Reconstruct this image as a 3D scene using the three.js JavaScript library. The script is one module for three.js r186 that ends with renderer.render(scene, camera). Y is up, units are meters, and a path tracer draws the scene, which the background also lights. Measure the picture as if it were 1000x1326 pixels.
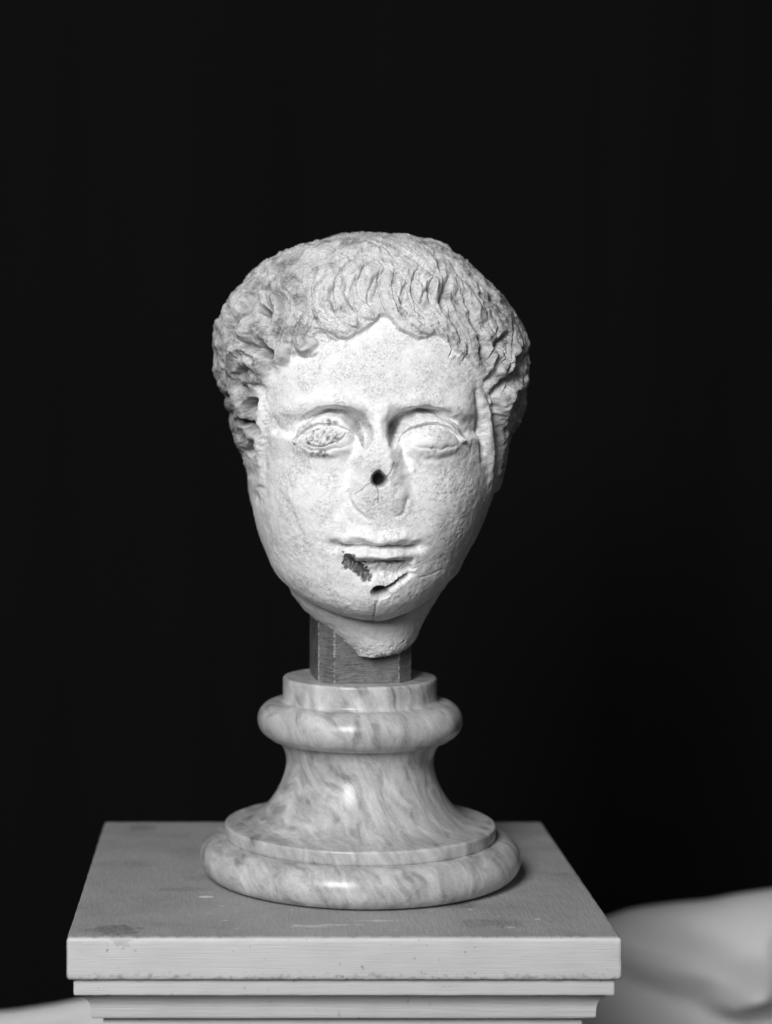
import * as THREE from 'three';
import { mergeGeometries } from 'three/addons/utils/BufferGeometryUtils.js';
import { createNoise3D } from 'simplex-noise';

// ---------------------------------------------------------------- camera, lamps, exposure
const K = 0.0005;                       // metres per design unit: the drawing board for the bust is ruled in half millimetres
const scene = new THREE.Scene();
scene.background = new THREE.Color(0x000000);
const FOC = 2640;                       // eye to axis of the stand, design units
const camera = new THREE.PerspectiveCamera(2 * Math.atan(663 / FOC) * 180 / Math.PI, 1000 / 1326, 0.1, 20);
camera.position.set(-149 * K, 620 * K, FOC * K);
camera.setViewOffset(1000, 1326, 183, 151, 1000, 1326);   // view camera with shifted lens
camera.focus = 1.225;
camera.userData.fStop = 4.5;
const renderer = new THREE.WebGLRenderer({ antialias: true });
renderer.toneMapping = THREE.LinearToneMapping;
renderer.toneMappingExposure = 1.0;
renderer.shadowMap.enabled = true;

// two studio windows: a tall one high in front to the left, a small weak one to the right
const WINDOWS = [
  { name: 'studio_window', label: 'tall pale studio window high up in front of the bust, to the left', az: -20, el: 25, dist: 2.2, w: 0.62, h: 1.05, L: 26.5, cols: 2, rows: 3 },
  { name: 'studio_window', label: 'small dim studio window in front of the bust, to the right', az: 30, el: 26, dist: 2.4, w: 0.4, h: 0.7, L: 3, cols: 1, rows: 2 },
];

// ---------------------------------------------------------------- helpers
function rng(seed) { let s = seed >>> 0; return () => { s = (s + 0x6D2B79F5) >>> 0; let t = s; t = Math.imul(t ^ (t >>> 15), t | 1); t ^= t + Math.imul(t ^ (t >>> 7), t | 61); return ((t ^ (t >>> 14)) >>> 0) / 4294967296; }; }
const N = createNoise3D(rng(7));
const N2 = createNoise3D(rng(91));
function fbm(x, y, z, oct = 4, n = N) { let a = 0, w = 0.5, s = 0; for (let i = 0; i < oct; i++) { a += w * n(x, y, z); s += w; w *= 0.5; x *= 2.03; y *= 2.03; z *= 2.03; } return a / s; }
const clamp = (x, a = 0, b = 1) => x < a ? a : x > b ? b : x;
const lerp = (a, b, t) => a + (b - a) * t;
function ss(a, b, x) { const t = clamp((x - a) / (b - a)); return t * t * (3 - 2 * t); }
const used = {};
function numbered(n) { used[n] = (used[n] ?? -1) + 1; return used[n] ? `${n}_${String(used[n]).padStart(3, '0')}` : n; }
function thing(name, label, category, group) { const o = new THREE.Group(); o.name = numbered(name); o.userData = { label, category }; if (group) o.userData.group = group; scene.add(o); return o; }
function part(name, geo, mat, parent, label) { const m = new THREE.Mesh(geo, mat); m.name = numbered(name); m.castShadow = m.receiveShadow = true; if (label) m.userData.label = label; parent.add(m); return m; }
// monotone cubic table
function table(xs, ys) {
  const n = xs.length, d = [], m = new Array(n);
  for (let i = 0; i < n - 1; i++) d.push((ys[i + 1] - ys[i]) / (xs[i + 1] - xs[i]));
  m[0] = d[0]; m[n - 1] = d[n - 2];
  for (let i = 1; i < n - 1; i++) m[i] = d[i - 1] * d[i] <= 0 ? 0 : 2 * d[i - 1] * d[i] / (d[i - 1] + d[i]);
  return (x) => {
    if (x <= xs[0]) return ys[0]; if (x >= xs[n - 1]) return ys[n - 1];
    let i = 0; while (x > xs[i + 1]) i++;
    const h = xs[i + 1] - xs[i], t = (x - xs[i]) / h, t2 = t * t, t3 = t2 * t;
    return (2 * t3 - 3 * t2 + 1) * ys[i] + (t3 - 2 * t2 + t) * h * m[i] + (-2 * t3 + 3 * t2) * ys[i + 1] + (t3 - t2) * h * m[i + 1];
  };
}
function curve(pts, step = 3) {
  if (pts.length === 2) { const L = Math.hypot(pts[1][0] - pts[0][0], pts[1][1] - pts[0][1]), n = Math.max(2, Math.ceil(L / step)); return [...Array(n + 1).keys()].map((i) => [lerp(pts[0][0], pts[1][0], i / n), lerp(pts[0][1], pts[1][1], i / n)]); }
  const c = new THREE.CatmullRomCurve3(pts.map(([x, y]) => new THREE.Vector3(x, y, 0)), false, 'centripetal');
  const n = Math.max(4, Math.ceil(c.getLength() / step));
  return c.getPoints(n).map((p) => [p.x, p.y]);
}

// ---------------------------------------------------------------- windows (outside the frame, as in the studio)
const frameMat = new THREE.MeshStandardMaterial({ color: new THREE.Color().setRGB(0.25, 0.25, 0.25), roughness: 0.6 });
const paneMat = new THREE.MeshStandardMaterial({ color: new THREE.Color().setRGB(0.3, 0.3, 0.3), roughness: 0.4, emissive: new THREE.Color(1, 1, 1), emissiveIntensity: 0.6 });
const AIM = new THREE.Vector3(0, 0.25, 0.03);
for (const w of WINDOWS) {
  const g = thing(w.name, w.label, 'window');
  const a = w.az * Math.PI / 180, e = w.el * Math.PI / 180;
  g.position.set(Math.sin(a) * Math.cos(e), Math.sin(e), Math.cos(a) * Math.cos(e)).multiplyScalar(w.dist).add(AIM);
  g.lookAt(AIM);                                        // +z of the group faces the bust
  const t = 0.045, bars = [];
  const bar = (bw, bh, x, y, bd = 0.05) => { const b = new THREE.BoxGeometry(bw, bh, bd); b.translate(x, y, 0); return b; };
  bars.push(bar(w.w + 2 * t, t, 0, w.h / 2 + t / 2), bar(w.w + 2 * t, t, 0, -w.h / 2 - t / 2), bar(t, w.h, -w.w / 2 - t / 2, 0), bar(t, w.h, w.w / 2 + t / 2, 0));
  part('window_frame', mergeGeometries(bars), frameMat, g);
  for (let i = 0; i < w.cols; i++) for (let j = 0; j < w.rows; j++) {
    const pw = w.w / w.cols, ph = w.h / w.rows, p = new THREE.BoxGeometry(pw - 0.012, ph - 0.012, 0.006);
    p.translate((i + 0.5) * pw - w.w / 2, (j + 0.5) * ph - w.h / 2, -0.01);
    part('pane', p, paneMat, g);
  }
  const l = new THREE.RectAreaLight(0xffffff, w.L, w.w, w.h);
  l.name = 'window_light'; l.position.set(0, 0, 0.03); l.rotation.y = Math.PI; g.add(l);
}

// ---------------------------------------------------------------- black backdrop
{
  const w = 3.4, h = 3.2, g = new THREE.PlaneGeometry(w, h, 240, 60), p = g.attributes.position;
  for (let i = 0; i < p.count; i++) {
    const x = p.getX(i), y = p.getY(i);
    p.setZ(i, 0.028 * N(x * 2.1, y * 0.25, 3) + 0.012 * N(x * 5.5, y * 0.4, 8) + 0.004 * N(x * 14, y * 1.2, 1));
  }
  g.computeVertexNormals();
  const m = new THREE.Mesh(g, new THREE.MeshPhysicalMaterial({ color: new THREE.Color().setRGB(0.006, 0.006, 0.006), specularIntensity: 0.25, roughness: 1, side: THREE.DoubleSide }));
  m.name = 'black_backdrop'; m.position.set(0, 0.55, -1.05); m.receiveShadow = true;
  m.userData = { label: 'black cloth hung behind the marble head as a plain backdrop', category: 'backdrop' };
  scene.add(m);
}

// ---------------------------------------------------------------- pale cloth behind the pedestal
{
  const Z = -1100, S = 1 - Z / FOC;
  const X = (u) => 317 + (u - 317) * S, Yv = (v) => 512 + (v - 512) * S;
  const crest = table([-200, 0, 60, 110, 300, 500, 700, 785, 830, 880, 930, 980, 1200].map(X), [1326, 1316, 1308, 1299, 1276, 1251, 1218, 1198, 1189, 1186, 1182, 1173, 1146].map(Yv));
  const fold = (x, y, pts, w, h) => { let d = 1e9; for (let i = 0; i < pts.length - 1; i++) { const [ax, ay] = pts[i], [bx, by] = pts[i + 1], t = clamp(((x - ax) * (bx - ax) + (y - ay) * (by - ay)) / ((bx - ax) ** 2 + (by - ay) ** 2)); d = Math.min(d, Math.hypot(x - ax - t * (bx - ax), y - ay - t * (by - ay))); } return h * Math.exp(-d * d / w / w); };
  const F = [
    [[[770, 1190], [830, 1215], [900, 1240], [990, 1275]], 26, 46],
    [[[925, 1212], [905, 1208]], 20, -34],
    [[[960, 1235], [1000, 1225]], 18, -16],
    [[[800, 1270], [870, 1300], [950, 1330]], 24, -26],
    [[[940, 1290], [985, 1240], [1000, 1170]], 20, 46],
    [[[0, 1320], [80, 1312]], 16, 14],
  ].map(([pts, w, h]) => [pts.map(([u, v]) => [X(u), Yv(v)]), w * S, h]);
  const nu = 260, nv = 150, pos = [], idx = [];
  for (let j = 0; j <= nv; j++) for (let i = 0; i <= nu; i++) {
    const x = lerp(X(-150), X(1180), i / nu), s = j / nv, c = crest(x), r = 26 + 60 * ss(900, 1150, x);
    let y, z;
    if (s < 0.2) { y = c + lerp(300, r, s / 0.2); z = Z - 2 * r; }
    else if (s < 0.4) { const a = Math.PI * (1 - (s - 0.2) / 0.2); y = c + r - r * Math.sin(a); z = Z - r + r * Math.cos(a); }
    else { const t = (s - 0.4) / 0.6; y = c + r + t * 420; z = Z + t * 150; }
    const k = ss(0.3, 0.5, s);
    for (const [pts, w, h] of F) z += 1.3 * k * fold(x, y, pts, w, h);
    z += k * (12 * N(x / 220, y / 160, 5));
    pos.push((x - 466) * K, (1132 - y) * K, z * K);
  }
  for (let j = 0; j < nv; j++) for (let i = 0; i < nu; i++) { const a = j * (nu + 1) + i, b = a + 1, c = a + nu + 1, d = c + 1; idx.push(a, c, b, b, c, d); }
  const g = new THREE.BufferGeometry(); g.setAttribute('position', new THREE.Float32BufferAttribute(pos, 3)); g.setIndex(idx); g.computeVertexNormals();
  const m = new THREE.Mesh(g, new THREE.MeshStandardMaterial({ color: new THREE.Color().setRGB(0.78, 0.78, 0.78), roughness: 0.95, side: THREE.DoubleSide }));
  m.name = 'pale_cloth'; m.castShadow = m.receiveShadow = true;
  m.userData = { label: 'blurred pale cloth lying in soft folds behind the pedestal, under the black backdrop', category: 'cloth' };
  scene.add(m);
}

// ---------------------------------------------------------------- painted wooden pedestal
function grayTexture(w, h, f, srgb = true) {
  const d = new Uint8Array(w * h * 4);
  for (let y = 0; y < h; y++) for (let x = 0; x < w; x++) {
    let v = clamp(f(x / w, y / h)); if (srgb) v = v <= 0.0031308 ? v * 12.92 : 1.055 * v ** (1 / 2.4) - 0.055;
    const i = 4 * (y * w + x); d[i] = d[i + 1] = d[i + 2] = Math.round(v * 255); d[i + 3] = 255;
  }
  const t = new THREE.DataTexture(d, w, h); t.magFilter = THREE.LinearFilter; t.minFilter = THREE.LinearFilter; t.wrapS = t.wrapT = THREE.RepeatWrapping;
  t.colorSpace = srgb ? THREE.SRGBColorSpace : THREE.NoColorSpace; t.needsUpdate = true; return t;
}
const RND = rng(1234);
// side faces: brushed paint, strokes along the length
const stroke = (u, v, s) => 0.6 * N(u * 5 + 2 * v, v * 62 + s + 0.8 * N(u * 3, v * 6, s), s) + 0.4 * N(u * 11, v * 150 + 0.5 * N(u * 8, v * 8, s), s + 4);
const pits = [...Array(34)].map(() => [RND(), RND(), 0.0008 + RND() * 0.0016, 0.1 + RND() * 0.45]);
function sideAlbedo(u, v) {
  let a = 0.58 + 0.05 * fbm(u * 6, v * 1.2, 2, 4) + 0.035 * stroke(u, v, 1.7);
  for (const [px, py, r, k] of pits) { const d = Math.hypot(u - px, (v - py) * 0.08); if (d < r * 2) a *= 1 - k * ss(r * 1.6, r * 0.5, d); }
  const corner = ss(0.2, 0.0, v + 0.1 * N(u * 60, v * 6, 3)) * ss(0.35, 0.75, 0.5 + 0.5 * fbm(u * 60, v * 7, 9, 3));
  a *= 1 - 0.4 * corner;                                        // grime scuffed into the lower edge
  const chip = ss(0.10, 0.03, Math.hypot((u - 0.097) * 4, (v - 0.92) * 0.5) + 0.05 * N(u * 70, v * 9, 4)); a *= 1 - 0.22 * chip;
  return a;
}
const sideMap = grayTexture(1536, 160, sideAlbedo);
const sideBump = grayTexture(1536, 160, (u, v) => 0.5 + 0.4 * stroke(u, v, 1.7) + 0.1 * N(u * 50, v * 50, 2), false);
// top: base tone darker than the sides, with the shade of lower light in it; worn paint, cross ripples of the brush, spots, drips and chips (u to the right, v from the front edge to the back)
const spots = [[0.085, 0.055, 0.042, 0.030, 0.42], [0.20, 0.36, 0.05, 0.022, 0.22], [0.73, 0.235, 0.045, 0.02, 0.3], [0.78, 0.10, 0.06, 0.03, 0.25], [0.79, 0.13, 0.03, 0.05, 0.1], [0.09, 0.93, 0.035, 0.03, 0.35], [0.28, 0.46, 0.08, 0.03, 0.2], [0.33, 0.5, 0.05, 0.05, 0.12]];
const flecks = [...Array(70)].map(() => { const t = RND(); return [0.25 + 0.34 * RND() * (t < 0.7 ? 1 : 2), t < 0.7 ? 0.2 + 0.45 * RND() : 0.05 + 0.2 * RND(), 0.002 + 0.010 * RND(), 0.002 + 0.005 * RND(), 0.12 + 0.5 * RND() ** 2]; });
flecks.push([0.57, 0.12, 0.05, 0.008, 0.4], [0.44, 0.08, 0.04, 0.010, 0.35], [0.50, 0.09, 0.05, 0.006, 0.35], [0.66, 0.30, 0.018, 0.02, 0.5], [0.245, 0.30, 0.012, 0.008, 0.8], [0.88, 0.62, 0.02, 0.05, 0.25]);
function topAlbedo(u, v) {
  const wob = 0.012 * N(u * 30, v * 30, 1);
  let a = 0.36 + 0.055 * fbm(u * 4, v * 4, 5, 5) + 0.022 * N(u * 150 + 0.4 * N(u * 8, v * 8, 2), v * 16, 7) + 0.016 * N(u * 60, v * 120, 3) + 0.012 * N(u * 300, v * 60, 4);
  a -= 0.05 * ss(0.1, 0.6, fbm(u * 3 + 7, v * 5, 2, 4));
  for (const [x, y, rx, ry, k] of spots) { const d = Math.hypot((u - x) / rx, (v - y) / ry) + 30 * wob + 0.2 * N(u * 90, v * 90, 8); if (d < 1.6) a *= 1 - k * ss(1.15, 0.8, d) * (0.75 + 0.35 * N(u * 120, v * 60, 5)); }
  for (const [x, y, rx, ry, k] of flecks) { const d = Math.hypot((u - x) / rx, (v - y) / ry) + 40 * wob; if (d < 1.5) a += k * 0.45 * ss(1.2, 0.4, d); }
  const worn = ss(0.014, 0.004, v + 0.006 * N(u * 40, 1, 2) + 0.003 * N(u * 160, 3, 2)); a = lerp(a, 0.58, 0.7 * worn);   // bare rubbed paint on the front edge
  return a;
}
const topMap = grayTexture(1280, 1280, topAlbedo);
const topBump = grayTexture(1024, 1024, (u, v) => 0.5 + 0.25 * N(u * 150 + 0.4 * N(u * 8, v * 8, 2), v * 16, 7) + 0.2 * N(u * 60, v * 120, 3), false);
const sideMat = new THREE.MeshPhysicalMaterial({ map: sideMap, bumpMap: sideBump, bumpScale: 0.00022, roughness: 0.5 });
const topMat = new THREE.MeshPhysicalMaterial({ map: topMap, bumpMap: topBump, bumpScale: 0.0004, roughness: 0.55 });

const ped = thing('pedestal', 'pale painted wooden pedestal with moulded square top under the marble stand', 'pedestal');
const SIDE = 636, PX = -35, PZ = -8;
ped.position.set(PX * K, 0, PZ * K);
function slab(half, y0, y1, r, segs, wear) {                    // box with rounded, slightly worn edges
  const h = y1 - y0, g = new THREE.BoxGeometry(2 * half, h, 2 * half, segs, Math.max(6, Math.round(segs * 0.12)), segs), p = g.attributes.position;
  // pull the grid lines towards the edges so that the rounding is smooth
  const map = (t, H) => { const s = Math.sign(t), a = Math.abs(t) / H; return s * H * (1 - (1 - a) ** 1.6 * 1); };
  for (let i = 0; i < p.count; i++) {
    let x = map(p.getX(i), half), y = map(p.getY(i), h / 2), z = map(p.getZ(i), half);
    const cx = clamp(x, -half + r, half - r), cy = clamp(y, -h / 2 + r, h / 2 - r), cz = clamp(z, -half + r, half - r);
    const dx = x - cx, dy = y - cy, dz = z - cz, d = Math.hypot(dx, dy, dz);
    if (d > 1e-6) {
      const out = [Math.abs(dx), Math.abs(dy), Math.abs(dz)].filter((q) => q > 1e-6).length;
      const R = r + (out > 1 ? wear * (N(x / 26, y / 26, z / 26) - 0.3 + 0.6 * N(x / 7, y / 7, z / 7)) : 0);
      x = cx + dx / d * R; y = cy + dy / d * R; z = cz + dz / d * R;
    }
    p.setXYZ(i, x * K, (y + (y0 + y1) / 2) * K, z * K);
  }
  const nrm = g.attributes.normal, uv = g.attributes.uv;     // uv follows the finished shape, one face wide
  for (let i = 0; i < p.count; i++) {
    const X = p.getX(i) / (2 * half * K), Y = (p.getY(i) / K - y0) / h, Z = p.getZ(i) / (2 * half * K);
    if (Math.abs(nrm.getY(i)) > 0.5) uv.setXY(i, X + 0.5, 0.5 - Z); else if (Math.abs(nrm.getX(i)) > 0.5) uv.setXY(i, Z + 0.5, Y); else uv.setXY(i, X + 0.5, Y);
  }
  g.computeVertexNormals();
  return g;
}
// weld normals across the rounded edges
function smoothBox(g) {
  const p = g.attributes.position, n = g.attributes.normal, map = new Map();
  for (let i = 0; i < p.count; i++) { const k = `${Math.round(p.getX(i) * 4e5)},${Math.round(p.getY(i) * 4e5)},${Math.round(p.getZ(i) * 4e5)}`; (map.get(k) ?? map.set(k, []).get(k)).push(i); }
  for (const l of map.values()) if (l.length > 1) { let x = 0, y = 0, z = 0; for (const i of l) { x += n.getX(i); y += n.getY(i); z += n.getZ(i); } const d = Math.hypot(x, y, z) || 1; for (const i of l) n.setXYZ(i, x / d, y / d, z / d); }
  return g;
}
// uv of the top runs v from front to back
{
  const g = smoothBox(slab(SIDE / 2, -49, 0, 4.5, 150, 0.22));
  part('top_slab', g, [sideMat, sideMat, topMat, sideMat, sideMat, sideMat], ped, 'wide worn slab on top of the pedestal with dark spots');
  const side2 = sideMat.clone(); side2.map = sideMap.clone(); side2.map.offset.set(0.31, 0.35); side2.map.repeat.set(1, 0.36); side2.bumpMap = sideBump.clone(); side2.map.wrapS = side2.bumpMap.wrapS = side2.map.wrapT = side2.bumpMap.wrapT = THREE.MirroredRepeatWrapping; side2.bumpMap.offset.set(0.31, 0.35); side2.bumpMap.repeat.set(1, 0.36);
  part('fillet', smoothBox(slab(SIDE / 2 - 7.5, -68.5, -49.2, 2.2, 80, 0.18)), side2, ped);
  // cove: a hollow moulding swept round the square
  const prof = [[-13.5, -68.5], [-15, -70], [-18, -72.6], [-21, -75.8], [-23.4, -79.5], [-25, -84], [-25.8, -89], [-26.3, -97], [-27.2, -100], [-29, -100.8], [-60, -100.8]];
  const pos = [], uv = [], idx = [];
  for (let s = 0; s < 4; s++) {
    const a = s * Math.PI / 2, n = 24;
    for (let j = 0; j < prof.length; j++) for (let i = 0; i <= n; i++) {
      const H = SIDE / 2 + prof[j][0], t = lerp(-1, 1, i / n), x = t * H, z = H;
      pos.push((x * Math.cos(a) + z * Math.sin(a)) * K, prof[j][1] * K, (-x * Math.sin(a) + z * Math.cos(a)) * K); uv.push(i / n, 0.2 + 0.5 * (1 - j / prof.length));
    }
    const o = s * prof.length * (n + 1);
    for (let j = 0; j < prof.length - 1; j++) for (let i = 0; i < n; i++) { const A = o + j * (n + 1) + i, B = A + 1, C = A + n + 1, D = C + 1; idx.push(A, C, B, B, C, D); }
  }
  const cg = new THREE.BufferGeometry(); cg.setAttribute('position', new THREE.Float32BufferAttribute(pos, 3)); cg.setAttribute('uv', new THREE.Float32BufferAttribute(uv, 2)); cg.setIndex(idx); cg.computeVertexNormals();
  part('cove', cg, sideMat, ped);
  part('shaft', smoothBox(slab(SIDE / 2 - 39, -1900, -101, 2, 40, 0)), side2, ped);
}

// ---------------------------------------------------------------- turned marble stand
function marble(x, y, z) {                                       // solid veined marble, sampled in design units; linear albedo
  const wx = 12 * fbm(x / 80, y / 110, z / 80, 2), wy = 16 * fbm(x / 80 + 40, y / 110, z / 80, 2), wz = 12 * fbm(x / 70, y / 70 + 30, z / 70, 2);
  const a = x + wx, b = y + wy, c = z + wz, q = 0.90 * a + 0.36 * b - 0.25 * c, r = -0.38 * a + 0.9 * b + 0.2 * c;
  let v = 0.445;
  v += 0.17 * fbm(q / 30, r / 140, c / 60, 4);                    // long cloudy bands
  v += 0.08 * fbm(q / 8, r / 34, c / 20, 3, N2);                 // finer streaks
  v -= 0.06 * ss(0.08, 0.34, fbm(q / 13 + 31, r / 220, c / 90, 3)); v += 0.07 * ss(0.1, 0.36, fbm(q / 15 + 71, r / 220, c / 90, 3, N2));
  v += 0.05 * N2(x / 3.2, y / 4.2, z / 3.2) + 0.045 * N(x / 1.6, y / 1.6, z / 1.6);
  const cl = fbm(q / 40 + 9, r / 80, c / 50, 3, N2); v += 0.11 * ss(-0.05, 0.4, cl);       // white clots
  const dk = fbm(q / 26 + 3, r / 70 + 5, c / 44, 3); v -= 0.15 * ss(0.05, 0.45, dk);      // grey clots
  const vein = Math.abs(fbm(q / 60 + 17, r / 110, c / 80, 4)); v -= 0.12 * ss(0.04, 0.0, vein) * (0.5 + 0.5 * N2(x / 12, y / 12, z / 12));
  v = 0.465 + 0.8 * (v - 0.45);
  return clamp(v, 0.1, 0.82);
}
const marbleMat = new THREE.MeshPhysicalMaterial({ color: 0xffffff, vertexColors: true, roughness: 0.29, specularIntensity: 0.8 });
const stand = thing('marble_stand', 'turned grey veined marble stand with polished rounded mouldings on the pedestal', 'stand');
function turned(name, pts, label) {                              // pts [radius, height], rounded through
  const rows = [];
  for (let i = 0; i < pts.length - 1; i++) { const L = Math.hypot(pts[i + 1][0] - pts[i][0], pts[i + 1][1] - pts[i][1]), n = Math.max(1, Math.ceil(L / 1.6)); for (let j = 0; j < n; j++) rows.push([lerp(pts[i][0], pts[i + 1][0], j / n), lerp(pts[i][1], pts[i + 1][1], j / n)]); }
  rows.push(pts[pts.length - 1]);
  const g = new THREE.LatheGeometry(rows.map(([r, y]) => new THREE.Vector2(Math.max(r, 0.01) * K, y * K)), 640);
  const p = g.attributes.position, c = new Float32Array(p.count * 3);
  for (let i = 0; i < p.count; i++) { const v = marble(p.getX(i) / K, p.getY(i) / K, p.getZ(i) / K); c[3 * i] = c[3 * i + 1] = c[3 * i + 2] = v; }
  g.setAttribute('color', new THREE.BufferAttribute(c, 3));
  return part(name, g, marbleMat, stand, label);
}
const arc = (cx, cy, rx, ry, a0, a1, n = 26) => [...Array(n + 1).keys()].map((i) => { const a = lerp(a0, a1, i / n) * Math.PI / 180; return [cx + rx * Math.cos(a), cy + ry * Math.sin(a)]; });
function smoothPts(pts, n = 60) { const c = new THREE.CatmullRomCurve3(pts.map(([x, y]) => new THREE.Vector3(x, y, 0)), false, 'centripetal'); return c.getPoints(n).map((p) => [p.x, p.y]); }
turned('lower_torus', [[150, 0.5], ...arc(181, 25.5, 26, 25, -90, 90, 40), [150, 50.5]]);
turned('lower_fillet', [[150, 46], [172, 50], ...smoothPts([[173.5, 51], [174.6, 54], [175, 60], [175, 65]], 12), [174.4, 67], [172.5, 68], [168, 68.3], [150, 69]]);
turned('scotia', [...smoothPts([[170, 68.2], [158, 69.6], [144, 73], [131, 80], [119.5, 91], [108, 107], [99, 127], [95.2, 146], [97.5, 160], [103, 171], [108, 177]], 90), [108, 182]]);
turned('upper_torus', [[90, 177], [111, 176], [116, 177], ...arc(108, 201, 24.5, 24, -68, 88, 44), [100, 226]]);
turned('upper_fillet', [[90, 222], ...smoothPts([[103, 225.5], [100.6, 228], [99.8, 232], [99.6, 240], [99.6, 252]], 24), [99.2, 254.6], [97.6, 256], [94, 256.3], [0, 256.3]]);

// ---------------------------------------------------------------- wooden block that carries the head
{
  const g0 = thing('wooden_block', 'dark wooden block with cut corners between marble stand and head', 'mount');
  g0.position.set(-0.5 * K, 256.6 * K, 6 * K); g0.rotation.y = 5.5 * Math.PI / 180;
  const R = 59.5, c = 18, s = new THREE.Shape();
  const pts = [[-R + c, -R], [R - c, -R], [R, -R + c], [R, R - c], [R - c, R], [-R + c, R], [-R, R - c], [-R, -R + c]];
  pts.forEach(([x, y], i) => i ? s.lineTo(x, y) : s.moveTo(x, y));
  const g = new THREE.ExtrudeGeometry(s, { depth: 104, bevelEnabled: true, bevelSize: 0.8, bevelThickness: 0.8, bevelSegments: 2, bevelOffset: -0.8, steps: 1 });
  g.translate(0, 0, 0.8); g.rotateX(-Math.PI / 2); g.scale(K, K, K);
  // uv: once round the block along u, height along v
  const p = g.attributes.position, uv = g.attributes.uv;
  for (let i = 0; i < p.count; i += 3) {
    let a = [0, 1, 2].map((k) => Math.atan2(p.getX(i + k), p.getZ(i + k)) / (2 * Math.PI) + 0.5);
    if (Math.max(...a) - Math.min(...a) > 0.5) a = a.map((q) => q < 0.5 ? q + 1 : q);
    for (let k = 0; k < 3; k++) uv.setXY(i + k, a[k], p.getY(i + k) / (110 * K));
  }
  const edges = pts.map(([x, y]) => Math.atan2(x, -y) / (2 * Math.PI) + 0.5);
  const wood = (u, v) => {
    let a = 0.14 + 0.06 * fbm(u * 22, v * 3, 2, 4) + 0.035 * N(u * 18, v * 70 + 2 * N(u * 9, v * 2, 3), 3) + 0.03 * N(u * 60, v * 160, 9);
    const scratch = N(u * 12 + 3, v * 120 + 14 * u, 6); a += 0.16 * ss(0.72, 0.95, scratch) * ss(0.75, 0.2, v);
    for (const e of edges) { const d = Math.abs(u - e + 0.0015 * N(v * 30, e * 50, 1)); a += 0.2 * ss(0.005, 0.001, d) * ss(-0.3, 0.6, N(v * 9, e * 30, 5) + 0.4 * N(v * 40, e * 30, 2) + 0.3 * ss(0.7, 0, v)); }  // rubbed arrises
    return a;
  };
  part('block', g, new THREE.MeshPhysicalMaterial({ map: grayTexture(1536, 256, wood), bumpMap: grayTexture(1024, 256, (u, v) => 0.5 + 0.3 * N(u * 18, v * 70, 3) + 0.2 * N(u * 80, v * 160, 9), false), bumpScale: 0.0007, roughness: 0.42 }), g0);
}

// ---------------------------------------------------------------- the marble head
// Drawing board: x to the right, y DOWN, z to the front, all in design units; x 466 y 1132 z 0 is the foot of the stand.
const TOP = 308, BOT = 787, MID = (TOP + BOT) / 2, HH = (BOT - TOP) / 2;
const phiOf = (y) => Math.acos(clamp((MID - y) / HH, -1, 1));
const outline = [ // y, left, right
  [313, 431, 533], [317, 412, 554], [326, 383, 579], [338, 357, 595], [352, 334, 614], [369, 318, 631], [389, 302, 652], [410, 288, 667], [430, 281.5, 678], [450, 279, 683], [470, 279, 684], [490, 282.5, 682], [514, 289, 677], [541, 297, 667], [567, 307, 659], [589, 316, 652], [624, 324, 643], [655, 329, 635], [686, 336, 626], [710, 345, 614], [734, 356, 602], [750, 371, 585], [765, 392, 563], [776, 420, 541], [782, 443, 520]];
for (const o of outline) { const k = 1 - table([600, 655, 686, 710, 734, 750, 765, 776, 782], [0, 26, 38, 50, 62, 76, 88, 98, 104])(o[0]) / FOC; o[1] = 317 + (o[1] - 317) * k - 1; o[2] = 317 + (o[2] - 317) * (k - 62 * ss(590, 720, o[0]) / FOC) - 1; }
const hairIn = (y) => 7 * ss(640, 560, y);
const oPhi = outline.map(([y]) => phiOf(y));
const wl = table([0, ...oPhi, Math.PI], [488, ...outline.map((o) => o[1] + hairIn(o[0])), 486]);
const wr = table([0, ...oPhi, Math.PI], [488, ...outline.map((o) => o[2] - hairIn(o[0])), 486]);
const prof = [ // y, front z, axis z, back z
  [308, -12, -12, -12], [312, 42, -14, -72], [320, 84, -14, -115], [332, 114, -12, -150], [360, 146, -8, -192], [400, 170, -4, -224], [440, 182, 0, -240], [500, 192, 0, -246], [550, 193, 0, -236], [600, 194, 4, -214], [650, 193, 12, -180], [700, 188, 24, -140], [735, 181, 42, -84], [758, 170, 62, -30], [774, 152, 84, 30], [783, 132, 100, 72], [787, 112, 110, 108]];
const pPhi = prof.map(([y]) => phiOf(y));
const zf = table(pPhi, prof.map((p) => p[1])), zc = table(pPhi, prof.map((p) => p[2])), zb = table(pPhi, prof.map((p) => p[3]));
const expo = (y) => lerp(2.35, 2.1, ss(640, 760, y));
function frontZ(x, y) {
  const f = phiOf(y), l = wl(f), r = wr(f), c = (l + r) / 2, w = Math.max((r - l) / 2, 1), p = expo(y), t = Math.min(Math.abs(x - c) / w, 0.995);
  return zc(f) + (zf(f) - zc(f)) * (1 - t ** p) ** (1 / p);
}
// place on the drawing board of a mark measured on a print of the head
function P([u, v]) { let z = 150, x = u, y = v; for (let i = 0; i < 7; i++) { const s = 1 - z / FOC; x = 317 + (u - 317) * s; y = 512 + (v - 512) * s; z = 0.5 * z + 0.5 * frontZ(x, clamp(y, 304, 786)); } return [x, y]; }

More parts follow.
